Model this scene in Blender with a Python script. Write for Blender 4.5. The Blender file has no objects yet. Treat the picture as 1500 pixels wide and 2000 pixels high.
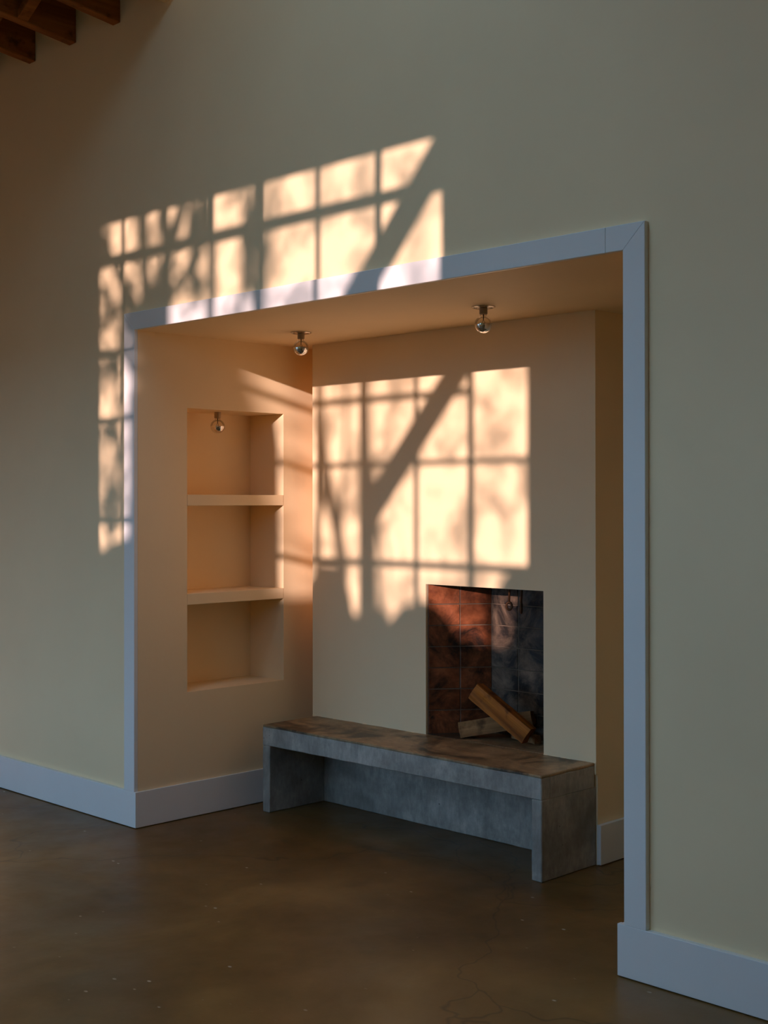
import bpy, bmesh, math, random
from mathutils import Vector, Matrix, noise

scene = bpy.context.scene
COL = scene.collection
R = math.radians

# ------------------------------------------------------------------ camera
CAM = Vector((5.3932, -3.7038, 1.5946))
yaw, pitch, roll = 0.7834, 0.0050, -0.0010
cam_data = bpy.data.cameras.new('camera')
cam = bpy.data.objects.new('camera', cam_data)
COL.objects.link(cam)
cam.location = CAM
cam.rotation_mode = 'XYZ'
fwd = Vector((-math.sin(yaw) * math.cos(pitch), math.cos(yaw) * math.cos(pitch), math.sin(pitch)))
rgt = Vector((math.cos(yaw), math.sin(yaw), 0))
upv = rgt.cross(fwd)
r2 = rgt * math.cos(roll) + upv * math.sin(roll)
u2 = upv * math.cos(roll) - rgt * math.sin(roll)
cam.rotation_euler = Matrix((r2, u2, -fwd)).transposed().to_euler()
cam_data.sensor_fit = 'HORIZONTAL'
cam_data.sensor_width = 36
cam_data.lens = 2560.85 * 36 / 1500
cam_data.shift_y = -31.87 / 1500
cam_data.clip_start = 0.02
scene.camera = cam

# ------------------------------------------------------------------ world, sun, exposure
world = bpy.data.worlds.new('sky'); scene.world = world
world.use_nodes = True
bg = world.node_tree.nodes['Background']
bg.inputs['Color'].default_value = (0.35, 0.64, 1.0, 1)
bg.inputs['Strength'].default_value = 3.7

SUN = Vector((-0.397, 1.0, -0.214))          # the way the low sun shines through the window
sd = bpy.data.lights.new('sun', 'SUN')
sd.energy = 6.3
sd.color = (1.0, 0.73, 0.70)
sd.angle = R(0.5)
so = bpy.data.objects.new('sun', sd); COL.objects.link(so)
so.rotation_mode = 'QUATERNION'
so.rotation_quaternion = SUN.to_track_quat('-Z', 'Y')
so.location = (6, -9, 8)

vs = scene.view_settings
vs.view_transform = 'Standard'; vs.look = 'None'; vs.gamma = 1.0; vs.exposure = 0.18
vs.use_curve_mapping = False
scene.cycles.use_denoising = True
scene.cycles.max_bounces = 9
scene.cycles.diffuse_bounces = 6
scene.cycles.use_adaptive_sampling = True
scene.cycles.adaptive_threshold = 0.05
scene.cycles.glossy_bounces = 3
scene.cycles.transparent_max_bounces = 16
scene.cycles.caustics_reflective = False
scene.cycles.caustics_refractive = False
scene.cycles.sample_clamp_indirect = 6.0

def portal(name, loc, rot, sx, sy):
    d = bpy.data.lights.new(name, 'AREA'); d.shape = 'RECTANGLE'; d.size = sx; d.size_y = sy
    d.cycles.is_portal = True
    o = bpy.data.objects.new(name, d); COL.objects.link(o); o.location = loc; o.rotation_euler = rot

# ------------------------------------------------------------------ dimensions (metres)
H, W = 2.44, 2.858            # opening of the alcove
D = 1.03                      # front of the chimney breast
BACK = 1.65                   # back of the alcove
BRX0, BRX1 = 0.135, 1.989     # chimney breast
BH = 0.4485                   # hearth top
BB = 0.178                    # baseboard height
CW, CT = 0.087, 0.022         # casing width, thickness
YW = -4.4                     # inner face of the window wall
XL, XR, ZT = -4.6, 8.2, 5.3
SHY0, SHY1, SHZ0, SHZ1, SHD = 0.298, 0.94, 0.634, 2.0735, 0.281
FX0, FX1, FZ1 = 0.969, 1.700, 1.190
FBX0, FBX1, FBY = 1.165, 1.504, 1.30
RZ, RDEP, RW = 3.990, 0.235, 0.062   # rafters: underside at the wall, depth, width
RISE = 0.12                   # low roof rises away from the wall

def sunback(x, z, t):
    """point on the front wall followed back t metres towards the sun"""
    return Vector((x + 0.397 * t, -t, z + 0.214 * t))

# ------------------------------------------------------------------ materials
def new_mat(name):
    m = bpy.data.materials.new(name); m.use_nodes = True
    nt = m.node_tree
    b = nt.nodes['Principled BSDF']
    return m, nt, b

def N(nt, t, **kw):
    n = nt.nodes.new(t)
    for k, v in kw.items():
        if hasattr(n, k): setattr(n, k, v)
        else: n.inputs[k].default_value = v
    return n

def ramp(nt, src, stops):
    r = nt.nodes.new('ShaderNodeValToRGB')
    el = r.color_ramp.elements
    while len(el) < len(stops): el.new(0.5)
    for e, (p, c) in zip(el, stops):
        e.position = p
        e.color = (c[0], c[1], c[2], 1) if isinstance(c, (tuple, list)) else (c, c, c, 1)
    nt.links.new(src, r.inputs[0])
    return r.outputs[0]

def coords(nt, scale=(1, 1, 1), obj=True):
    tc = nt.nodes.new('ShaderNodeTexCoord')
    mp = nt.nodes.new('ShaderNodeMapping'); mp.inputs['Scale'].default_value = scale
    nt.links.new(tc.outputs['Object'], mp.inputs[0])
    return mp.outputs[0]

def noise_tex(nt, vec, scale, detail=4, rough=0.55, dist=0.0):
    n = nt.nodes.new('ShaderNodeTexNoise')
    n.inputs['Scale'].default_value = scale; n.inputs['Detail'].default_value = detail
    n.inputs['Roughness'].default_value = rough; n.inputs['Distortion'].default_value = dist
    nt.links.new(vec, n.inputs['Vector'])
    return n.outputs['Fac']

def mix(nt, fac, a, b, mode='MIX'):
    m = nt.nodes.new('ShaderNodeMix'); m.data_type = 'RGBA'; m.blend_type = mode
    for s, v in ((m.inputs[0], fac), (m.inputs[6], a), (m.inputs[7], b)):
        if hasattr(v, 'links'): nt.links.new(v, s)
        elif isinstance(v, (tuple, list)): s.default_value = (v[0], v[1], v[2], 1)
        else: s.default_value = v
    return m.outputs[2]

def bump(nt, b, h, strength=0.2, dist=0.01):
    n = nt.nodes.new('ShaderNodeBump'); n.inputs['Strength'].default_value = strength; n.inputs['Distance'].default_value = dist
    nt.links.new(h, n.inputs['Height']); nt.links.new(n.outputs[0], b.inputs['Normal'])

def painted(name, col, rough, var=0.03, bmp=0.06, scale=2.0):
    m, nt, b = new_mat(name)
    v = coords(nt)
    f = noise_tex(nt, v, scale, 5)
    lo = tuple(c * (1 - var) for c in col); hi = tuple(min(1, c * (1 + var)) for c in col)
    nt.links.new(ramp(nt, f, [(0.3, lo), (0.7, hi)]), b.inputs['Base Color'])
    b.inputs['Roughness'].default_value = rough
    bump(nt, b, noise_tex(nt, v, 45, 3), bmp, 0.004)
    return m

M = {}
M['wall'] = painted('cream_plaster', (0.92, 0.715, 0.435), 0.62, 0.03, 0.10)
M['white'] = painted('white_trim_paint', (0.81, 0.80, 0.77), 0.42, 0.02, 0.05, 3)
M['roomwall'] = painted('room_plaster', (0.92, 0.715, 0.435), 0.7)
M['ceil'] = painted('ceiling_paint', (0.80, 0.68, 0.50), 0.7)

def concrete(name, c0, c1, stain, rough=0.55, stain_amt=(0.45, 0.75)):
    m, nt, b = new_mat(name)
    v = coords(nt)
    f = noise_tex(nt, v, 5, 8, 0.65)
    base = ramp(nt, f, [(0.36, c0), (0.64, c1)])
    fine = ramp(nt, noise_tex(nt, coords(nt, (1, 1, 0.35)), 38, 8, 0.75), [(0.35, 0.72), (0.65, 1.12)])
    base = mix(nt, 1.0, base, fine, 'MULTIPLY')
    s = ramp(nt, noise_tex(nt, v, 2.6, 6, 0.6, 0.6), [(stain_amt[0], 0.0), (stain_amt[1], 1.0)])
    base = mix(nt, s, base, stain)
    pits = nt.nodes.new('ShaderNodeTexVoronoi'); pits.inputs['Scale'].default_value = 22
    nt.links.new(v, pits.inputs['Vector'])
    pm = ramp(nt, pits.outputs['Distance'], [(0.05, 1.0), (0.10, 0.0)])
    sel = ramp(nt, noise_tex(nt, v, 9, 2), [(0.58, 0.0), (0.64, 1.0)])
    pm = mix(nt, 1.0, pm, sel, 'MULTIPLY')
    base = mix(nt, pm, base, tuple(c * 0.25 for c in c0))
    nt.links.new(base, b.inputs['Base Color'])
    b.inputs['Roughness'].default_value = rough
    bump(nt, b, noise_tex(nt, v, 30, 8, 0.7), 0.25, 0.006)
    return m
M['concrete'] = concrete('grey_concrete', (0.29, 0.275, 0.24), (0.52, 0.49, 0.43), (0.16, 0.15, 0.135))
M['concrete_top'] = concrete('stained_concrete', (0.20, 0.125, 0.06), (0.50, 0.33, 0.17), (0.055, 0.036, 0.02), 0.42, (0.48, 0.58))

def floor_mat():
    m, nt, b = new_mat('dark_stained_concrete')
    v = coords(nt)
    f = noise_tex(nt, v, 1.1, 7, 0.62, 0.4)
    base = ramp(nt, f, [(0.3, (0.085, 0.043, 0.011)), (0.55, (0.185, 0.096, 0.026)), (0.75, (0.30, 0.16, 0.046))])
    # pale chips and scuffs
    sv = nt.nodes.new('ShaderNodeTexVoronoi'); sv.inputs['Scale'].default_value = 7
    nt.links.new(coords(nt, (1.0, 1.6, 1)), sv.inputs['Vector'])
    chips = ramp(nt, sv.outputs['Distance'], [(0.045, 1.0), (0.075, 0.0)])
    chips = mix(nt, 1.0, chips, ramp(nt, noise_tex(nt, v, 3, 3), [(0.46, 0.0), (0.54, 1.0)]), 'MULTIPLY')
    scuff = ramp(nt, noise_tex(nt, coords(nt, (1, 1, 1)), 20, 8, 0.8, 0.8), [(0.60, 0.0), (0.70, 0.6)])
    scuff = mix(nt, 1.0, scuff, ramp(nt, noise_tex(nt, v, 2.2, 3), [(0.50, 0.0), (0.66, 1.0)]), 'MULTIPLY')
    base = mix(nt, scuff, base, (0.30, 0.21, 0.11))
    base = mix(nt, chips, base, (0.55, 0.46, 0.34))
    # hairline cracks
    cv = nt.nodes.new('ShaderNodeTexVoronoi'); cv.feature = 'DISTANCE_TO_EDGE'; cv.inputs['Scale'].default_value = 0.55
    wob = nt.nodes.new('ShaderNodeVectorMath'); wob.operation = 'ADD'
    nz = nt.nodes.new('ShaderNodeTexNoise'); nz.inputs['Scale'].default_value = 1.2; nz.inputs['Detail'].default_value = 4
    nt.links.new(v, nz.inputs['Vector']); nt.links.new(v, wob.inputs[0]); nt.links.new(nz.outputs['Color'], wob.inputs[1])
    nt.links.new(wob.outputs[0], cv.inputs['Vector'])
    crack = ramp(nt, cv.outputs['Distance'], [(0.0015, 0.45), (0.004, 0.0)])
    base = mix(nt, crack, base, (0.008, 0.006, 0.005))
    nt.links.new(base, b.inputs['Base Color'])
    nt.links.new(ramp(nt, noise_tex(nt, v, 4, 5), [(0.3, 0.30), (0.7, 0.48)]), b.inputs['Roughness'])
    b.inputs['Specular IOR Level'].default_value = 0.32
    bump(nt, b, noise_tex(nt, v, 14, 6, 0.6), 0.12, 0.006)
    return m
M['floor'] = floor_mat()

def brick_mat(name, c0, c1, soot, lo, hi, rough=0.34):
    m, nt, b = new_mat(name)
    tc = nt.nodes.new('ShaderNodeTexCoord'); v = tc.outputs['Object']
    geo = nt.nodes.new('ShaderNodeNewGeometry'); p = geo.outputs['Position']
    oi = nt.nodes.new('ShaderNodeObjectInfo')
    base = ramp(nt, noise_tex(nt, p, 16, 6, 0.6), [(0.3, c0), (0.7, c1)])
    tint = ramp(nt, oi.outputs['Random'], [(0.0, 0.75), (1.0, 1.1)])
    base = mix(nt, 1.0, base, tint, 'MULTIPLY')
    s = ramp(nt, noise_tex(nt, p, 5.5, 7, 0.68, 0.5), [(lo, 0.0), (hi, 1.0)])
    base = mix(nt, s, base, soot)
    nt.links.new(base, b.inputs['Base Color'])
    nt.links.new(ramp(nt, noise_tex(nt, p, 11, 5), [(0.3, rough - 0.06), (0.7, rough + 0.16)]), b.inputs['Roughness'])
    b.inputs['Specular IOR Level'].default_value = 0.35
    bump(nt, b, noise_tex(nt, p, 60, 6, 0.7), 0.25, 0.004)
    return m
M['brick_red'] = brick_mat('red_glazed_firebrick', (0.17, 0.044, 0.015), (0.42, 0.13, 0.05), (0.022, 0.011, 0.007), 0.40, 0.60)
M['brick_soot'] = brick_mat('sooted_firebrick', (0.10, 0.062, 0.038), (0.28, 0.18, 0.11), (0.017, 0.011, 0.007), 0.38, 0.58, 0.52)
M['mortar'] = painted('sooty_mortar', (0.17, 0.12, 0.08), 0.8, 0.3, 0.2, 12)
M['soot'] = painted('soot', (0.012, 0.011, 0.010), 0.85, 0.3, 0.2, 10)

def wood_mat(name, c0, c1, axis=0, rough=0.6, fine=28):
    m, nt, b = new_mat(name)
    sc = [fine, fine, fine]; sc[axis] = fine * 0.06
    v = coords(nt, tuple(sc))
    f = noise_tex(nt, v, 1.0, 6, 0.65, 0.6)
    base = ramp(nt, f, [(0.28, c0), (0.7, c1)])
    v2 = coords(nt)
    dark = ramp(nt, noise_tex(nt, v2, 12, 4), [(0.56, 0.0), (0.72, 0.8)])
    base = mix(nt, dark, base, tuple(c * 0.35 for c in c0))
    nt.links.new(base, b.inputs['Base Color'])
    b.inputs['Roughness'].default_value = rough
    b.inputs['Specular IOR Level'].default_value = 0.15
    bump(nt, b, f, 0.5, 0.006)
    return m
M['log_amber'] = wood_mat('amber_split_wood', (0.12, 0.028, 0.003), (0.62, 0.20, 0.025), 0, 0.45)
M['log_brown'] = wood_mat('brown_split_wood', (0.20, 0.09, 0.035), (0.48, 0.25, 0.10), 0, 0.7)
M['bark'] = wood_mat('bark', (0.05, 0.03, 0.018), (0.12, 0.075, 0.04), 0, 0.9)
M['rafter'] = wood_mat('rafter_wood', (0.20, 0.062, 0.012), (0.42, 0.15, 0.032), 1, 0.6, 22)
M['deck'] = wood_mat('roof_deck_wood', (0.12, 0.055, 0.022), (0.22, 0.10, 0.04), 0, 0.75, 18)
M['post'] = wood_mat('weathered_post_wood', (0.10, 0.07, 0.05), (0.2, 0.15, 0.1), 2, 0.8)

def metal(name, col, rough, metallic=1.0):
    m, nt, b = new_mat(name)
    v = coords(nt)
    nt.links.new(ramp(nt, noise_tex(nt, v, 60, 4), [(0.3, tuple(c * 0.8 for c in col)), (0.7, col)]), b.inputs['Base Color'])
    b.inputs['Metallic'].default_value = metallic; b.inputs['Roughness'].default_value = rough
    return m
M['mirror'] = metal('silvered_glass', (0.92, 0.90, 0.86), 0.04)
M['brass'] = metal('aged_brass', (0.42, 0.30, 0.15), 0.35)
M['nickel'] = metal('brushed_nickel', (0.55, 0.50, 0.43), 0.22)
M['steel'] = metal('painted_steel', (0.05, 0.05, 0.05), 0.5, 0.0)
M['rust'] = metal('rusty_iron', (0.20, 0.085, 0.035), 0.65, 0.4)
M['filament'] = metal('filament_wire', (0.15, 0.12, 0.1), 0.5)
M['porcelain'] = painted('tan_porcelain', (0.42, 0.30, 0.18), 0.4, 0.05, 0.02, 20)

def glass_mat(name, dirt=0.0, refl=0.08, tint=(1, 1, 1)):
    m, nt, b = new_mat(name)
    nt.nodes.remove(b)
    out = nt.nodes['Material Output']
    tr = nt.nodes.new('ShaderNodeBsdfTransparent')
    gl = nt.nodes.new('ShaderNodeBsdfGlossy'); gl.inputs['Roughness'].default_value = 0.02
    fr = nt.nodes.new('ShaderNodeLayerWeight'); fr.inputs['Blend'].default_value = 0.25
    mx = nt.nodes.new('ShaderNodeMixShader')
    nt.links.new(ramp(nt, fr.outputs['Fresnel'], [(0.0, refl * 0.5), (1.0, 0.55)]), mx.inputs[0])
    if dirt:
        p = coords(nt)
        f = noise_tex(nt, p, 4.5, 3, 0.5, 0.3)
        c = ramp(nt, f, [(0.36, (1 - dirt,) * 3), (0.56, (1.0, 1.0, 1.0))])
        nt.links.new(c, tr.inputs['Color'])
    else:
        tr.inputs['Color'].default_value = (*tint, 1)
    nt.links.new(tr.outputs[0], mx.inputs[1]); nt.links.new(gl.outputs[0], mx.inputs[2])
    nt.links.new(mx.outputs[0], out.inputs['Surface'])
    return m
M['pane'] = glass_mat('old_window_glass', 0.38)
M['clear_pane'] = glass_mat('clear_window_glass', 0, 0.06, (0.97, 0.98, 0.98))
M['bulb_glass'] = glass_mat('clear_bulb_glass', 0, 0.10, (0.98, 0.96, 0.92))
M['leaf'] = painted('bush_leaves', (0.05, 0.09, 0.03), 0.7, 0.4, 0.3, 6)
M['ground'] = painted('garden_ground', (0.10, 0.09, 0.06), 0.9, 0.3, 0.3, 2)

# ------------------------------------------------------------------ mesh helpers
def box(bm, x0, x1, y0, y1, z0, z1):
    v = [bm.verts.new((x, y, z)) for z in (z0, z1) for y in (y0, y1) for x in (x0, x1)]
    for f in ((0, 2, 3, 1), (4, 5, 7, 6), (0, 1, 5, 4), (2, 6, 7, 3), (0, 4, 6, 2), (1, 3, 7, 5)):
        bm.faces.new([v[i] for i in f])
    return v

def prism(bm, poly, axis, a, b):
    """extrude 2-D polygon along an axis (0, 1, 2)"""
    def pt(p, t):
        q = [0, 0, 0]; k = [i for i in range(3) if i != axis]
        q[k[0]], q[k[1]] = p; q[axis] = t
        return q
    A = [bm.verts.new(pt(p, a)) for p in poly]; B = [bm.verts.new(pt(p, b)) for p in poly]
    bm.faces.new(A); bm.faces.new(B[::-1])
    n = len(poly)
    for i in range(n): bm.faces.new((A[i], B[i], B[(i + 1) % n], A[(i + 1) % n]))

def tube(bm, pts, rads, seg=10, caps=True):
    rings = []
    for i, p in enumerate(pts):
        p = Vector(p)
        d = (Vector(pts[min(i + 1, len(pts) - 1)]) - Vector(pts[max(i - 1, 0)])).normalized()
        a = d.orthogonal().normalized() if i == 0 else (prev - d * prev.dot(d)).normalized()
        prev = a; c = d.cross(a)
        rings.append([bm.verts.new(p + (a * math.cos(2 * math.pi * k / seg) + c * math.sin(2 * math.pi * k / seg)) * rads[i]) for k in range(seg)])
    for A, B in zip(rings, rings[1:]):
        for k in range(seg): bm.faces.new((A[k], A[(k + 1) % seg], B[(k + 1) % seg], B[k]))
    if caps: bm.faces.new(rings[0][::-1]); bm.faces.new(rings[-1])

def lathe(bm, prof, seg=28, c=(0, 0, 0)):
    rings = []
    for r, z in prof:
        if r < 1e-5: rings.append([bm.verts.new((c[0], c[1], c[2] + z))])
        else: rings.append([bm.verts.new((c[0] + r * math.cos(2 * math.pi * k / seg), c[1] + r * math.sin(2 * math.pi * k / seg), c[2] + z)) for k in range(seg)])
    for A, B in zip(rings, rings[1:]):
        for k in range(seg):
            q = [A[k % len(A)], A[(k + 1) % len(A)], B[(k + 1) % len(B)], B[k % len(B)]]
            q2 = []
            for vv in q:
                if vv not in q2: q2.append(vv)
            if len(q2) > 2: bm.faces.new(q2)

def grid_wall(bm, us, vs_, holes, axis, a, b):
    """solid wall between a and b on an axis, with whole grid cells left out"""
    def pt(u, v, t):
        q = [0, 0, 0]; k = [i for i in range(3) if i != axis]
        q[k[0]], q[k[1]] = u, v; q[axis] = t
        return q
    nu, nv = len(us) - 1, len(vs_) - 1
    solid = lambda i, j: 0 <= i < nu and 0 <= j < nv and (i, j) not in holes
    cache = {}
    def V(i, j, s):
        if (i, j, s) not in cache: cache[(i, j, s)] = bm.verts.new(pt(us[i], vs_[j], (a, b)[s]))
        return cache[(i, j, s)]
    for i in range(nu):
        for j in range(nv):
            if not solid(i, j): continue
            for s in (0, 1): bm.faces.new((V(i, j, s), V(i + 1, j, s), V(i + 1, j + 1, s), V(i, j + 1, s)))
            for di, dj, e0, e1 in ((-1, 0, (0, 0), (0, 1)), (1, 0, (1, 0), (1, 1)), (0, -1, (0, 0), (1, 0)), (0, 1, (0, 1), (1, 1))):
                if not solid(i + di, j + dj):
                    bm.faces.new((V(i + e0[0], j + e0[1], 0), V(i + e1[0], j + e1[1], 0), V(i + e1[0], j + e1[1], 1), V(i + e0[0], j + e0[1], 1)))

def obj(name, bm, mat, parent=None, bevel=0.0, smooth=False, kind=None, seg=2):
    bmesh.ops.recalc_face_normals(bm, faces=bm.faces[:])
    if bevel:
        bmesh.ops.bevel(bm, geom=bm.edges[:], offset=bevel, segments=seg, profile=0.6, affect='EDGES', clamp_overlap=True)
    me = bpy.data.meshes.new(name); bm.to_mesh(me); bm.free()
    if smooth:
        for p in me.polygons: p.use_smooth = True
    o = bpy.data.objects.new(name, me)
    me.materials.append(M[mat] if isinstance(mat, str) else mat)
    COL.objects.link(o)
    if parent: o.parent = parent
    if kind: o['kind'] = kind
    return o

def tag(o, label, cat, group=None):
    o['label'] = label; o['category'] = cat
    if group: o['group'] = group
    return o

def empty(name, loc=(0, 0, 0)):
    o = bpy.data.objects.new(name, None); COL.objects.link(o); o.location = loc; o.empty_display_size = 0.05
    return o

def quick(name, boxes, mat, parent=None, bevel=0.0, kind=None):
    bm = bmesh.new()
    for b in boxes: box(bm, *b)
    return obj(name, bm, mat, parent, bevel, kind=kind)

def struct(o, label):
    o['kind'] = 'structure'; o['label'] = label
    return o

# ------------------------------------------------------------------ the room
bm = bmesh.new(); box(bm, XL, XR, YW - 0.25, BACK + 0.2, -0.2, 0)
struct(obj('floor', bm, 'floor'), 'dark brown stained concrete floor with scuffs')

bm = bmesh.new()
grid_wall(bm, [XL, 0, W, XR], [0, H, ZT], {(1, 0)}, 1, 0, 0.11)
struct(obj('wall_front', bm, 'wall'), 'tall cream plaster wall around the alcove opening')

bm = bmesh.new()
grid_wall(bm, [0.11, SHY0, SHY1, BACK + 0.2], [0, SHZ0, SHZ1, H], {(1, 1)}, 0, -0.05, 0)
# lining of the recessed shelves
box(bm, -SHD - 0.05, -SHD, SHY0 - 0.05, SHY1 + 0.05, SHZ0 - 0.05, SHZ1 + 0.05)
box(bm, -SHD, -0.05, SHY0 - 0.05, SHY0, SHZ0 - 0.05, SHZ1 + 0.05)
box(bm, -SHD, -0.05, SHY1, SHY1 + 0.05, SHZ0 - 0.05, SHZ1 + 0.05)
box(bm, -SHD, -0.05, SHY0, SHY1, SHZ0 - 0.05, SHZ0)
box(bm, -SHD, -0.05, SHY0, SHY1, SHZ1, SHZ1 + 0.05)
struct(obj('wall_alcove_left', bm, 'wall'), 'cream alcove side wall with a recess for shelves')
struct(quick('wall_alcove_right', [(W, W + 0.1, 0.11, BACK + 0.2, 0, H)], 'wall'), 'cream alcove side wall by the wide casing')
struct(quick('wall_alcove_back', [(0, W, BACK, BACK + 0.2, 0, H)], 'wall'), 'back wall of the alcove behind the chimney breast')
struct(quick('ceiling_alcove', [(-0.05, W + 0.1, 0.11, BACK + 0.2, H, H + 0.1)], 'wall'), 'cream ceiling of the alcove')

# chimney breast with the firebox opening
bm = bmesh.new()
grid_wall(bm, [BRX0, FX0, FX1, BRX1], [BH - 0.05, BH, FZ1, H], {(1, 1), (1, 0)}, 1, D, D + 0.012)
box(bm, BRX1 - 0.06, BRX1, D + 0.012, BACK, BH - 0.05, H)
box(bm, BRX0, BRX0 + 0.06, D + 0.012, BACK, BH - 0.05, H)
box(bm, BRX1 - 0.06, BRX1, D + 0.012, BACK, 0, BH - 0.05)
box(bm, BRX0, BRX0 + 0.06, D + 0.012, BACK, 0, BH - 0.05)
struct(obj('wall_chimney_breast', bm, 'wall'), 'cream plastered chimney breast above the concrete hearth')

random.seed(11)
def bead(name, x0, x1, n):
    bm = bmesh.new()
    for i in range(n):
        a_, b_ = x0 + (x1 - x0) * i / n, x0 + (x1 - x0) * (i + random.uniform(0.6, 1.0)) / n
        h_ = random.uniform(0.001, 0.006)
        prism(bm, [(D - random.uniform(0.001, 0.004), BH - 0.001), (D + 0.002, BH - 0.001), (D + 0.002, BH + h_)], 0, a_, b_)
    o = obj(name, bm, 'wall', [q for q in COL.objects if q.name == 'wall_chimney_breast'][0]); o['kind'] = 'stuff'
bead('plaster_crumbs', BRX0, FX0, 26)
bead('plaster_crumbs', FX1, BRX1, 9)

# casing boards around the opening (mitred)
def casing(name, poly, label):
    bm = bmesh.new(); prism(bm, poly, 1, -CT, 0)
    struct(obj(name, bm, 'white', bevel=0.0015, seg=1), label)
XJ = 2.787
casing('trim_1', [(0, H), (XJ, H), (XJ, H + CW), (-CW, H + CW)], 'white casing board along the top of the alcove')
casing('trim_4', [(XJ + 0.0008, H), (W, H), (W + CW, H + CW), (XJ + 0.0008, H + CW)], 'short white casing piece at the top corner nearest the viewer')
casing('trim_2', [(-CW, BB), (0, BB), (0, H), (-CW, H + CW)], 'white casing board beside the shelves')
casing('trim_3', [(W, BB), (W + CW, BB), (W + CW, H + CW), (W, H)], 'white casing board on the nearer side of the alcove')
gap = 0.004
for nm, b, lb in (('baseboard_front_left', (XL, 0.012, -CT, 0, gap, BB), 'white baseboard under the wall beside the shelves'),
                  ('baseboard_front_right', (W - 0.027, XR, -CT, 0, gap, BB), 'white baseboard under the bare wall on the nearer side'),
                  ('baseboard_alcove_left', (0, 0.012, 0, BACK, gap, BB), 'white baseboard below the recessed shelves'),
                  ('baseboard_alcove_right', (W - 0.02, W, 0, BACK, gap, BB), 'white baseboard inside the alcove by the near casing'),
                  ('baseboard_breast_right', (BRX1, BRX1 + 0.022, D + 0.004, BACK, gap, BB), 'short white baseboard at the foot of the chimney breast side')):
    struct(quick(nm, [b], 'white', bevel=0.002), lb)

# the rest of the room, around and behind the photographer
WX1 = 2.047 - 0.397 * YW            # far jamb of the sun window
cols_front = [2.047 - 0.36 * k for k in range(7)] + [-0.34]
rows_front = [3.010, 2.818, 2.353, 2.018, 1.511]
wx = [x - 0.397 * YW for x in cols_front]
wz = [z - 0.214 * YW for z in rows_front] + [1.30]
WIN1 = (wx[-1], wx[0], wz[-1], wz[0])
WIN2 = (-3.0, 0.25, 0.35, 2.2)
WT = 0.06
bm = bmesh.new()
grid_wall(bm, [XL, WIN2[0], WIN2[1], WIN1[0], WIN1[1], XR], sorted([0, WIN2[2], WIN1[2], WIN2[3], WIN1[3], ZT]),
          {(1, 1), (1, 2), (3, 2), (3, 3)}, 1, YW - WT, YW)
struct(obj('wall_window_side', bm, 'roomwall'), 'room wall with windows behind the viewer')
struct(quick('wall_end_left', [(XL - 0.15, XL, YW, BACK + 0.2, 0, ZT)], 'roomwall'), 'far end wall of the room')
struct(quick('wall_end_right', [(XR, XR + 0.15, YW, BACK + 0.2, 0, ZT)], 'roomwall'), 'near end wall of the room')
SKY = (1.35, 2.35, -4.1, -0.4)
bm = bmesh.new()
grid_wall(bm, [0.3, SKY[0], SKY[1], XR], [YW - 0.2, SKY[2], SKY[3], 0.11], {(1, 1)}, 2, ZT, ZT + 0.1)
struct(obj('ceiling', bm, 'ceil'), 'high ceiling with a skylight')
# face of the roof step, above the low rafters
bm = bmesh.new(); prism(bm, [(0, RZ), (YW, RZ - RISE * YW), (YW, ZT), (0, ZT)], 0, 0.22, 0.30)
struct(obj('wall_roof_step', bm, 'roomwall'), 'plastered step between the low and the high roof')
portal('window_portal', ((WIN1[0] + WIN1[1]) / 2, YW + 0.03, (WIN1[2] + WIN1[3]) / 2), (R(90), 0, 0), WIN1[1] - WIN1[0], WIN1[3] - WIN1[2])
portal('wide_window_portal', ((WIN2[0] + WIN2[1]) / 2, YW + 0.03, (WIN2[2] + WIN2[3]) / 2), (R(90), 0, 0), WIN2[1] - WIN2[0], WIN2[3] - WIN2[2])
portal('skylight_portal', ((SKY[0] + SKY[1]) / 2, (SKY[2] + SKY[3]) / 2, ZT - 0.02), (0, 0, 0), SKY[1] - SKY[0], SKY[3] - SKY[2])

# steel window that lets the sun in
def muntins(bm, xs, zs, y, thin=0.022, dep=0.03, thick={}):
    for i, x in enumerate(xs):
        w = 0.05 if i in (0, len(xs) - 1) else thin
        box(bm, x - w / 2, x + w / 2, y - dep, y, min(zs), max(zs))
win = empty('window_1', ((WIN1[0] + WIN1[1]) / 2, YW, WIN1[2])); struct(win, 'tall steel window that lets the low sun in')
off = -Vector(win.location)
yf = YW - 0.02
bm = bmesh.new()
a, b_, c, d_ = WIN1
for bx in ((a, b_, yf - 0.03, yf, d_ - 0.005, d_ + 0.0), (a, b_, yf - 0.03, yf, c, c + 0.03), (a, a + 0.012, yf - 0.03, yf, c, d_), (b_ - 0.012, b_, yf - 0.03, yf, c, d_)):
    box(bm, *[v + off[i // 2] for i, v in enumerate(bx)])
obj('window_frame', bm, 'steel', win)
def bar(bx):
    bm = bmesh.new(); box(bm, *[v + off[i // 2] for i, v in enumerate(bx)]); obj('glazing_bar', bm, 'steel', win)
for k, x in enumerate(wx[1:-1]):
    w = 0.034 if k == 0 else 0.024
    bar((x - w / 2, x + w / 2, yf - 0.025, yf - 0.005, c, d_))
for k, z in enumerate(wz[1:-1]):
    w = (0.056, 0.034, 0.026, 0.034)[k]
    x1 = wx[1] if k == 1 else b_
    bar((a, x1, yf - 0.026, yf - 0.006, z - w / 2, z + w / 2))
for i in range(len(wx) - 1):
    for j in range(len(wz) - 1):
        bm = bmesh.new()
        bx = (wx[i + 1], wx[i], yf - 0.017, yf - 0.014, wz[j + 1], wz[j])
        box(bm, *[v + off[q // 2] for q, v in enumerate(bx)])
        obj('pane', bm, 'pane', win)

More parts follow.
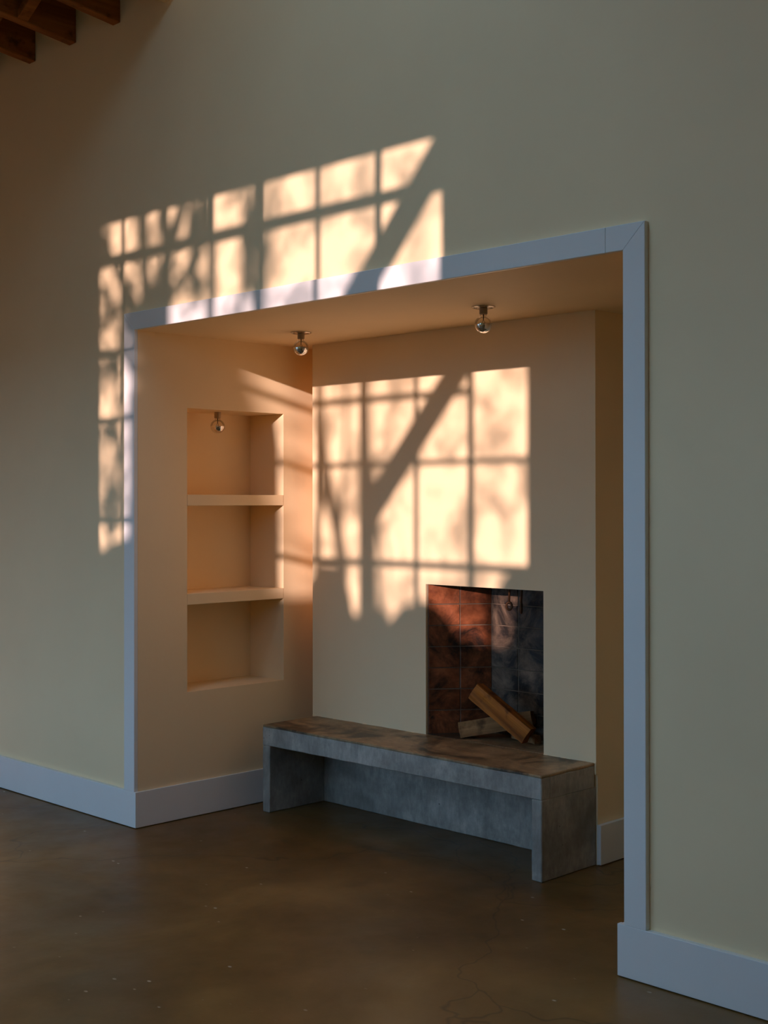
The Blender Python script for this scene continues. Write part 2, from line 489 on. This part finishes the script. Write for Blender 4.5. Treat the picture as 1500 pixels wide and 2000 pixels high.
win2 = empty('window_2', ((WIN2[0] + WIN2[1]) / 2, YW, WIN2[2])); struct(win2, 'wide window that lets blue sky light in')
off2 = -Vector(win2.location)
a, b_, c, d_ = WIN2
bm = bmesh.new()
for bx in ((a, b_, yf - 0.04, yf, d_ - 0.04, d_), (a, b_, yf - 0.04, yf, c, c + 0.04), (a, a + 0.04, yf - 0.04, yf, c, d_), (b_ - 0.04, b_, yf - 0.04, yf, c, d_)):
    box(bm, *[v + off2[i // 2] for i, v in enumerate(bx)])
obj('window_frame', bm, 'steel', win2)
for k in range(1, 4):
    x = a + (b_ - a) * k / 4
    bm = bmesh.new(); box(bm, x - 0.014 + off2.x, x + 0.014 + off2.x, yf - 0.03 + off2.y, yf + off2.y, 0, d_ - c); obj('glazing_bar', bm, 'steel', win2)
for k in range(4):
    x0, x1 = a + (b_ - a) * k / 4, a + (b_ - a) * (k + 1) / 4
    bm = bmesh.new(); box(bm, x0 + off2.x, x1 + off2.x, yf - 0.018 + off2.y, yf - 0.014 + off2.y, 0, d_ - c); obj('pane', bm, 'clear_pane', win2)
struct(quick('window_3', [(SKY[0], SKY[1], SKY[2], SKY[3], ZT + 0.05, ZT + 0.056)], 'clear_pane'), 'flat skylight pane in the high ceiling')

# ------------------------------------------------------------------ low roof: rafters, bridging and boards
pitch_r = math.atan(RISE)
def sloped(name, bx, mat, label=None, cat=None, group=None, bev=0.004):
    """box given with its wall end at y = 0 and rising towards -y"""
    bm = bmesh.new(); vv = box(bm, *bx)
    for v in vv: v.co.z += -RISE * v.co.y
    o = obj(name, bm, mat, bevel=bev, seg=1)
    if label: tag(o, label, cat, group)
    return o
raf_lab = {0: 'brown wooden rafter nearest the tall bright wall', 1: 'brown wooden rafter, middle of the three meeting the wall', 2: 'brown wooden rafter lowest in the picture corner'}
xr = [-0.150 - 0.4065 * k for k in range(10)]
for k, x in enumerate(xr):
    o = sloped('rafter', (x - RW, x, YW, 0, RZ, RZ + RDEP), 'rafter', raf_lab.get(k, 'brown wooden rafter, %s from the roof step' % ('fourth', 'fifth', 'sixth', 'seventh', 'eighth', 'ninth', 'tenth')[k - 3] if k > 2 else ''), 'rafter', 'rafters of the low roof')
o = sloped('rafter', (0.14, 0.218, YW, 0, RZ + 0.09, RZ + RDEP), 'rafter', 'brown wooden edge rafter under the roof step', 'rafter')
for k in range(28):
    y1 = -k * 0.158
    sloped('roof_board', (XL, 0.22, max(y1 - 0.154, YW), y1, RZ + RDEP + 0.002, RZ + RDEP + 0.024), 'deck', bev=0)
for k in range(5):
    xa, xb = xr[k + 1], xr[k] - RW
    for y0 in (-0.315,):
        bm = bmesh.new()
        zb = RZ - RISE * y0
        t = 0.045
        prism(bm, [(xa, zb + 0.002), (xa, zb + 0.002 + t), (xb, zb + RDEP), (xb, zb + RDEP - t)], 1, y0 - 0.025, y0 + 0.035)
        o = obj('bridging_strut', bm, 'rafter', bevel=0.002, seg=1)
        tag(o, ['diagonal wooden strut between the two rafters nearest the bright wall', 'diagonal wooden strut between the middle and the lowest rafter'][k] if k < 2 else 'diagonal wooden strut in the %s bay from the roof step' % ('third', 'fourth', 'fifth')[k - 2], 'strut', 'struts between rafters')
boards = [o for o in COL.objects if o.name.startswith('roof_board')]
deck = empty('ceiling_low', (0, 0, RZ + RDEP)); struct(deck, 'wooden board ceiling above the rafters')
for o in boards:
    o.parent = deck; o.matrix_parent_inverse = Matrix.Translation((0, 0, -(RZ + RDEP)))

# ------------------------------------------------------------------ recessed shelves
for z, lb in ((1.634, 'upper cream shelf board in the wall recess'), (1.131, 'lower cream shelf board in the wall recess')):
    o = quick('shelf', [(-SHD, 0.001, SHY0 + 0.001, SHY1 - 0.001, z - 0.056, z)], 'wall', bevel=0.002)
    tag(o, lb, 'shelf', 'shelf boards in the recess')

# ------------------------------------------------------------------ concrete hearth bench
BX0, BX1, BY0, SL, LEG = 0.166, 1.981, 0.6535, 0.105, 0.054
bench = empty('hearth_bench', ((BX0 + BX1) / 2, 0.85, 0)); tag(bench, 'long grey concrete hearth bench running in front of the chimney breast', 'bench')
def rough_box(name, bx, mat, seed, cuts=9, amp=0.0022):
    bm = bmesh.new(); box(bm, *bx)
    bmesh.ops.recalc_face_normals(bm, faces=bm.faces[:])
    bmesh.ops.bevel(bm, geom=bm.edges[:], offset=0.0035, segments=1, affect='EDGES')
    for ax, n in ((0, max(2, int((bx[1] - bx[0]) / 0.06))), (2, max(2, int((bx[5] - bx[4]) / 0.06))), (1, max(2, int((bx[3] - bx[2]) / 0.06)))):
        lo, hi = bx[2 * ax], bx[2 * ax + 1]
        for i in range(1, n):
            co = [0, 0, 0]; no = [0, 0, 0]; co[ax] = lo + (hi - lo) * i / n; no[ax] = 1
            bmesh.ops.bisect_plane(bm, geom=bm.verts[:] + bm.edges[:] + bm.faces[:], plane_co=co, plane_no=no)
    for v in bm.verts:
        n = noise.noise_vector(v.co * 14 + Vector((seed, 0, 0)))
        v.co += n * amp
        v.co -= Vector(bench.location)
    return obj(name, bm, mat, bench, smooth=False)
rough_box('front_rail', (BX0, BX1, BY0, BY0 + 0.06, BH - SL, BH - 0.012), 'concrete', 1)
slab = rough_box('bench_top', (BX0, BX1, BY0 + 0.0005, D + 0.0115, BH - 0.013, BH), 'concrete_top', 2)
slab['label'] = 'brown stained hearth top'
rough_box('underside', (BX0 + 0.002, BX1 - 0.002, BY0 + 0.06, D - 0.001, BH - SL + 0.002, BH - 0.013), 'concrete', 3)
rough_box('side_panel', (BX0, BX0 + LEG, BY0 + 0.001, D + 0.0115, 0, BH - SL), 'concrete', 4)
rough_box('side_panel', (BX1 - LEG, BX1, BY0 + 0.001, D + 0.0115, 0, BH - SL), 'concrete', 5)
rough_box('side_cheek', (BX1 - 0.03, BX1 + 0.0005, BY0 + 0.06, D - 0.001, BH - SL - 0.002, BH - 0.012), 'concrete', 8)
rough_box('back_panel', (BX0 + LEG, BX1 - LEG, D + 0.003, D + 0.0115, 0, BH - SL + 0.001), 'concrete', 6)

# ------------------------------------------------------------------ firebox
fb = empty('firebox', ((FX0 + FX1) / 2, D, BH)); tag(fb, 'soot-blackened brick firebox set in the chimney breast', 'fireplace')
fo = -Vector(fb.location)
FTOP = 1.62
def moved(bm, o):
    for v in bm.verts: v.co += o
    return bm
bm = bmesh.new()
inner = [(FX0, D + 0.012), (FBX0, FBY), (FBX1, FBY), (FX1, D + 0.012)]
outer = [(FX0 - 0.06, D + 0.013), (FBX0 - 0.05, FBY + 0.06), (FBX1 + 0.05, FBY + 0.06), (FX1 + 0.06, D + 0.013)]
for i in range(3):
    prism(bm, [inner[i], inner[i + 1], outer[i + 1], outer[i]], 2, BH - 0.03, FTOP)
obj('mortar_bed', moved(bm, fo), 'mortar', fb)
bm = bmesh.new()
prism(bm, [(FX0 - 0.05, D + 0.013), (FBX0 - 0.04, FBY + 0.05), (FBX1 + 0.04, FBY + 0.05), (FX1 + 0.05, D + 0.013)], 2, FTOP - 0.01, FTOP + 0.03)
box(bm, FX0 - 0.05, FX1 + 0.05, D + 0.013, D + 0.04, FZ1 - 0.002, FTOP)
obj('smoke_chamber', moved(bm, fo), 'soot', fb)
bm = bmesh.new()
prism(bm, [(FX0 - 0.02, D + 0.013), (FBX0 - 0.03, FBY + 0.03), (FBX1 + 0.03, FBY + 0.03), (FX1 + 0.02, D + 0.013)], 2, BH - 0.03, BH)
fl = obj('firebox_floor', moved(bm, fo), 'concrete_top', fb); fl['label'] = 'sooty hearth floor'
zrows = [BH] + [0.566 + 0.1047 * k for k in range(11)]
random.seed(5)
brick_cache = {}
def lay(p0, p1, ncol, mat):
    p0, p1 = Vector((*p0, 0)), Vector((*p1, 0))
    L = (p1 - p0).length; u = (p1 - p0) / L
    n = Vector((u.y, -u.x, 0))                # into the firebox
    ang = math.atan2(u.y, u.x)
    bw = L / ncol
    for j in range(len(zrows) - 1):
        if zrows[j] > FTOP - 0.06: break
        z0, z1 = zrows[j], min(zrows[j + 1], FTOP)
        for i in range(ncol):
            key = (round(bw, 4), round(z1 - z0, 4), mat)
            if key not in brick_cache:
                bm = bmesh.new()
                g = 0.0022
                box(bm, -bw / 2 + g, bw / 2 - g, 0, 0.008, -(z1 - z0) / 2 + g, (z1 - z0) / 2 - g)
                bmesh.ops.recalc_face_normals(bm, faces=bm.faces[:])
                bmesh.ops.bevel(bm, geom=bm.edges[:], offset=0.002, segments=1, affect='EDGES')
                me = bpy.data.meshes.new('brick'); bm.to_mesh(me); bm.free(); me.materials.append(M[mat])
                brick_cache[key] = me
            o = bpy.data.objects.new('brick', brick_cache[key]); COL.objects.link(o); o.parent = fb
            c = p0 + u * (bw * (i + 0.5)) + n * (0.003 + random.uniform(-0.0012, 0.0012))
            o.location = Vector((c.x, c.y, (z0 + z1) / 2)) + fo
            o.rotation_euler = (random.uniform(-0.006, 0.006), random.uniform(-0.004, 0.004), ang + random.uniform(-0.008, 0.008))
# box faces y 0..0.008 : local +y must lie against the mortar, so the face is at local -y
lay((FX0 + 0.002, D + 0.014), (FBX0, FBY), 2, 'brick_red')
lay((FBX0, FBY), (FBX1, FBY), 2, 'brick_soot')
lay((FBX1, FBY), (FX1 - 0.002, D + 0.014), 2, 'brick_soot')

# rusty pull rings hanging from the damper
def ring_hook(x, y, ztop, zring, r, tilt, label):
    root = empty('damper_pull', (x, y, ztop)); tag(root, label, 'pull ring', 'damper pulls')
    bm = bmesh.new(); tube(bm, [(0, 0, 0), (0.004, 0, (zring - ztop) * 0.5), (0, 0, zring - ztop + r)], [0.006, 0.0065, 0.005], 8)
    obj('rod', bm, 'rust', root, smooth=True)
    bm = bmesh.new()
    pts = [(r * 0.72 * math.sin(a_) * math.cos(tilt), r * 0.72 * math.sin(a_) * math.sin(tilt), zring - ztop + r * math.cos(a_)) for a_ in [2 * math.pi * i / 20 for i in range(21)]]
    tube(bm, pts, [0.0058] * 21, 8, caps=False)
    obj('ring', bm, 'rust', root, smooth=True)
ring_hook(1.392, 1.16, 1.35, 1.098, 0.018, 0.6, 'rusty iron pull ring hanging in plain view inside the firebox')
ring_hook(1.462, 1.165, 1.35, 1.092, 0.022, 2.1, 'rusty iron pull ring seen edge-on, nearer the firebox side')

# ------------------------------------------------------------------ firewood
def log(name, p0, p1, poly, mat, label, roll_, seed, bark_edge=None):
    """split billet from p0 to p1 with a polygonal section"""
    p0, p1 = Vector(p0), Vector(p1)
    L = (p1 - p0).length
    q = (p1 - p0).to_track_quat('X', 'Z')
    root = obj_log(poly, L, mat, seed, name)
    root.rotation_mode = 'QUATERNION'
    from mathutils import Quaternion
    root.rotation_quaternion = q @ Quaternion((1, 0, 0), roll_)
    root.location = p0
    tag(root, label, 'log', 'split logs in the firebox')
    return root
def obj_log(poly, L, mat, seed, name):
    bm = bmesh.new()
    nseg = 16
    # subdivide section
    sec = []
    for i in range(len(poly)):
        a_, b2 = Vector(poly[i]), Vector(poly[(i + 1) % len(poly)])
        for k in range(4): sec.append(a_.lerp(b2, k / 4))
    rings = []
    for s in range(nseg + 1):
        x = L * s / nseg
        ring = []
        for p in sec:
            w = Vector((x * 5, p.x * 26, p.y * 26 + seed * 7))
            d = noise.noise(w) * 0.004 + noise.noise(w * 3.1) * 0.0018
            ex = noise.noise(Vector((p.x * 60, p.y * 60, seed))) * 0.007 if s in (0, nseg) else 0
            f = 1 + d / max(p.length, 0.01)
            ring.append(bm.verts.new((x + ex, p.x * f, p.y * f + 0.004 * math.sin(x * 6 + seed))))
        rings.append(ring)
    n = len(sec)
    for A, B in zip(rings, rings[1:]):
        for k in range(n): bm.faces.new((A[k], A[(k + 1) % n], B[(k + 1) % n], B[k]))
    bm.faces.new(rings[0][::-1]); bm.faces.new(rings[-1])
    return obj(name, bm, mat)
log('firewood', (1.140, 1.096, 0.486), (1.464, 1.248, 0.566), [(-0.035, -0.040), (0.038, -0.036), (0.040, 0.022), (-0.028, 0.036)], 'log_brown',
    'dull brown split log lying low, its end towards the room', 0.05, 1)
log('firewood', (1.535, 1.130, 0.497), (1.250, 1.083, 0.690), [(-0.030, -0.046), (0.034, -0.040), (0.034, 0.044), (-0.026, 0.042)], 'log_amber',
    'amber split log leaning across the brown one', 0.0, 2)
log('firewood', (1.36, 1.240, 0.4745), (1.53, 1.205, 0.4745), [(-0.022, -0.020), (0.022, -0.020), (0.016, 0.02), (-0.016, 0.018)], 'log_brown',
    'small split log lying flat underneath the other two', 0.0, 3)

# ------------------------------------------------------------------ lamps with half-silvered globe bulbs
def lamp(x, y, z, label, plate=True):
    root = empty('ceiling_lamp', (x, y, z)); tag(root, label, 'lamp', 'bare bulb lamps')
    if plate:
        bm = bmesh.new(); lathe(bm, [(0, 0), (0.052, 0), (0.052, -0.003), (0.046, -0.006), (0.020, -0.008), (0, -0.008)], 32)
        cp = obj('canopy_plate', bm, 'nickel', root, smooth=False)
        for sx in (-1, 1):
            bm = bmesh.new(); lathe(bm, [(0, -0.0085), (0.006, -0.0085), (0.006, -0.0055), (0, -0.0055)], 12, (sx * 0.034 * 0.7, sx * 0.034 * 0.7, 0))
            obj('screw', bm, 'brass', cp)
    bm = bmesh.new()
    lathe(bm, [(0, 0), (0.0175, 0), (0.0175, -0.031), (0.0160, -0.033), (0.0, -0.033)], 24)
    obj('socket', bm, 'porcelain', root)
    r = 0.0385; zc = -0.076
    bulb_bm = bmesh.new()
    prof = [(0.0125, -0.033), (0.014, -0.037)]
    a0 = 22
    prof += [(r * math.sin(R(t)), zc + r * math.cos(R(t))) for t in range(a0, 91, 6)]
    prof += [(r, zc)]
    lathe(bulb_bm, prof, 32)
    bulb = obj('bulb', bulb_bm, 'bulb_glass', root, smooth=True)
    bm = bmesh.new()
    lathe(bm, [(r * math.cos(R(t)), zc - r * math.sin(R(t))) for t in range(0, 91, 6)], 32)
    o = obj('silver_cap', bm, 'mirror', bulb, smooth=True)
    bm = bmesh.new()
    tube(bm, [(0, 0, -0.033), (0, 0, -0.060)], [0.0028, 0.0018], 8)
    for s in (-1, 1): tube(bm, [(0, 0, -0.058), (s * 0.006, 0, -0.064), (s * 0.009, 0, -0.072)], [0.0009] * 3, 6)
    tube(bm, [(-0.009, 0, -0.072), (-0.003, 0, -0.075), (0.003, 0, -0.071), (0.009, 0, -0.072)], [0.0008] * 4, 6)
    obj('filament', bm, 'filament', bulb, smooth=True)
lamp(0.500, 0.625, H, 'bare half-silvered bulb on the alcove ceiling beside the shelf wall')
lamp(1.698, 0.617, H, 'bare half-silvered bulb on the alcove ceiling above the fire side')
lamp(-0.14, 0.601, SHZ1, 'small half-silvered bulb under the top of the shelf recess', plate=False)

# ------------------------------------------------------------------ outside: veranda post, trees and bushes that shade the window
struct(quick('ground', [(-30, 40, -40, YW - 0.3, -0.4, -0.2)], 'ground'), 'garden ground outside the windows')
T1 = 6.0
def sunbox_beam(name, pts_front, t, width, depth, mat, label, cat):
    bm = bmesh.new()
    A, B = [sunback(x, z, t) for x, z in pts_front]
    d = (B - A).normalized(); n = d.cross(Vector((0, 1, 0))).normalized()
    vv = []
    for p in (A, B):
        for sy in (-1, 1):
            for sn in (-1, 1): vv.append(bm.verts.new(p + n * sn * width / 2 + Vector((0, sy * depth / 2, 0))))
    for f in ((0, 1, 3, 2), (4, 6, 7, 5), (0, 4, 5, 1), (2, 3, 7, 6), (0, 2, 6, 4), (1, 5, 7, 3)): bm.faces.new([vv[i] for i in f])
    o = obj(name, bm, mat)
    return tag(o, label, cat) if cat else o
post = sunbox_beam('porch_post', [(0.945, -1.484), (0.935, 3.5)], T1, 0.045, 0.045, 'post', 'weathered wooden porch post with a diagonal brace outside the window', 'post')
sunbox_beam('diagonal_brace', [(0.965, 1.745), (2.30, 3.26)], T1, 0.140, 0.03, 'post', None, None).parent = post
def tree(label, chains, t):
    root = empty('tree', sunback(chains[0][0][0], 0, t) * 1.0); root.location.z = -0.2; tag(root, label, 'tree', 'trees outside the window')
    off = -Vector(root.location)
    for k, ch in enumerate(chains):
        bm = bmesh.new()
        tube(bm, [sunback(x, z, t + dy) + off for x, z, r_, dy in ch], [r_ for x, z, r_, dy in ch], 9)
        obj('trunk' if k == 0 else 'branch', bm, 'bark', root, smooth=True)
T2 = 9.8
g = -0.2 - 0.214 * T2
tree('stout forked tree outside the window', [
    [(0.14, g, 0.22, 0), (0.15, 1.2, 0.195, 0), (0.15, 2.1, 0.185, 0), (0.16, 2.40, 0.13, 0), (0.24, 2.75, 0.05, 0), (0.44, 3.15, 0.035, 0), (0.6, 3.6, 0.02, 0)],
    [(0.12, 2.25, 0.09, 0), (-0.06, 2.60, 0.05, 0.1), (-0.20, 2.78, 0.035, 0.1), (-0.42, 3.1, 0.03, 0.1)],
    [(0.14, 2.40, 0.06, 0), (0.06, 2.70, 0.04, -0.1), (0.05, 3.3, 0.03, -0.1)],
    [(0.30, 2.85, 0.03, 0), (0.22, 2.95, 0.02, 0.2), (0.23, 3.3, 0.015, 0.2)],
    [(-0.03, 2.55, 0.03, 0), (-0.22, 2.55, 0.022, -0.2), (-0.40, 2.7, 0.02, -0.2)],
    [(0.22, 2.62, 0.03, 0), (0.36, 2.62, 0.03, 0.1), (0.50, 2.80, 0.03, 0.1), (0.56, 3.2, 0.02, 0.1)],
    [(0.04, 2.2, 0.05, 0), (-0.16, 2.35, 0.025, 0.1), (-0.20, 2.0, 0.015, 0.1), (-0.19, 1.6, 0.012, 0.1)],
], T2)
tree('slender bent tree outside the window', [
    [(0.78, g, 0.07, 0), (0.775, 1.5, 0.045, 0), (0.74, 1.66, 0.040, 0), (0.65, 1.95, 0.045, 0), (0.605, 2.25, 0.035, 0), (0.59, 2.7, 0.03, 0), (0.52, 3.4, 0.02, 0)],
    [(0.66, 1.98, 0.03, 0), (0.585, 1.75, 0.025, 0.05), (0.575, 1.3, 0.02, 0.05)],
    [(0.75, 1.62, 0.025, 0), (0.80, 2.0, 0.018, 0.05), (0.82, 2.6, 0.016, 0.05), (0.84, 3.2, 0.012, 0.05)],
], T2 - 0.6)
tree('straight young tree outside the window', [
    [(0.99, g, 0.06, 0), (1.00, 1.6, 0.045, 0), (0.995, 1.85, 0.06, 0), (0.97, 2.05, 0.035, 0), (0.95, 2.4, 0.04, 0), (0.93, 2.75, 0.055, 0), (0.91, 3.1, 0.045, 0), (0.89, 3.5, 0.03, 0)],
    [(0.98, 1.9, 0.03, 0), (1.10, 1.55, 0.012, 0.1), (1.11, 1.2, 0.01, 0.1)],
    [(0.94, 2.5, 0.02, 0), (1.03, 2.8, 0.014, 0.1), (1.06, 3.2, 0.01, 0.1)],
    [(0.95, 2.3, 0.02, 0), (0.86, 2.6, 0.016, 0.1), (0.80, 3.1, 0.012, 0.1)],
], T2 + 1.3)
# hedge whose top cuts the light low down; (x, top z) seen against the front wall
def foliage(root, spots, t, n, seed):
    rnd = random.Random(seed)
    off = -Vector(root.location)
    bm = bmesh.new()
    for i in range(n):
        x, z, sx, sz = rnd.choice(spots)
        p = sunback(x + rnd.gauss(0, sx), z + rnd.gauss(0, sz), t + rnd.uniform(-0.5, 0.5)) + off
        a = Vector((rnd.uniform(-1, 1), rnd.uniform(-1, 1), rnd.uniform(-1, 1))).normalized()
        b2 = a.orthogonal().normalized(); l = rnd.uniform(0.03, 0.06); w = l * 0.5
        bm.faces.new([bm.verts.new(p + v) for v in (a * l, b2 * w, -a * l, -b2 * w)])
    o = obj('foliage', bm, 'leaf', root); o['kind'] = 'stuff'
tree_root = [o for o in COL.objects if o.name == 'tree'][0]
foliage(tree_root, [(-0.12, 2.62, 0.10, 0.12), (0.10, 2.66, 0.08, 0.10), (0.42, 2.62, 0.05, 0.05), (-0.30, 2.50, 0.05, 0.15), (0.02, 2.95, 0.03, 0.1), (0.2, 2.9, 0.02, 0.1), (-0.16, 2.1, 0.02, 0.3), (-0.28, 2.28, 0.06, 0.03), (-0.26, 1.95, 0.05, 0.03), (-0.22, 1.55, 0.06, 0.08), (-0.37, 1.8, 0.03, 0.3), (0.47, 2.9, 0.03, 0.1), (0.86, 2.75, 0.03, 0.15), (0.98, 1.85, 0.03, 0.08), (-0.30, 2.9, 0.03, 0.06), (-0.06, 2.5, 0.05, 0.1)], T2, 700, 3)
bm = bmesh.new()
prof = [(-1.2, 1.5), (-0.6, 1.45), (-0.33, 1.36), (-0.1, 1.42), (0.36, 1.28), (0.5, 1.36), (0.62, 1.48), (0.74, 1.48), (0.80, 1.25), (0.86, 1.20), (0.95, 1.28), (1.03, 1.28), (1.10, 1.19), (1.18, 1.26), (1.24, 1.31), (1.34, 1.33), (1.42, 1.32), (1.48, 1.19), (1.56, 1.16), (1.70, 1.15), (1.82, 1.19), (1.90, 1.50), (2.2, 1.56), (3.2, 1.6)]
import bisect
vv = {}
nx = 150
for i in range(nx + 1):
    x = -1.2 + 4.4 * i / nx
    j = min(max(bisect.bisect([p[0] for p in prof], x) - 1, 0), len(prof) - 2)
    (xa, za), (xb, zb2) = prof[j], prof[j + 1]
    f = (x - xa) / (xb - xa); f = f * f * (3 - 2 * f)
    zt = za + (zb2 - za) * f
    top = sunback(x, zt, 8.3)
    for k, (fy, fz) in enumerate([(0.22, -0.2), (0.24, top.z * 0.5), (0.20, top.z - 0.12), (0.10, top.z - 0.02), (0, top.z), (-0.10, top.z - 0.02), (-0.2, top.z - 0.12), (-0.24, top.z * 0.5), (-0.22, -0.2)]):
        p = Vector((top.x, top.y + fy, fz))
        if 0 < k < 8: p += noise.noise_vector(p * 9) * 0.022
        vv[i, k] = bm.verts.new(p)
for i in range(nx):
    for k in range(8): bm.faces.new((vv[i, k], vv[i + 1, k], vv[i + 1, k + 1], vv[i, k + 1]))
tag(obj('hedge', bm, 'leaf', smooth=True), 'long bumpy green hedge outside the window', 'hedge')
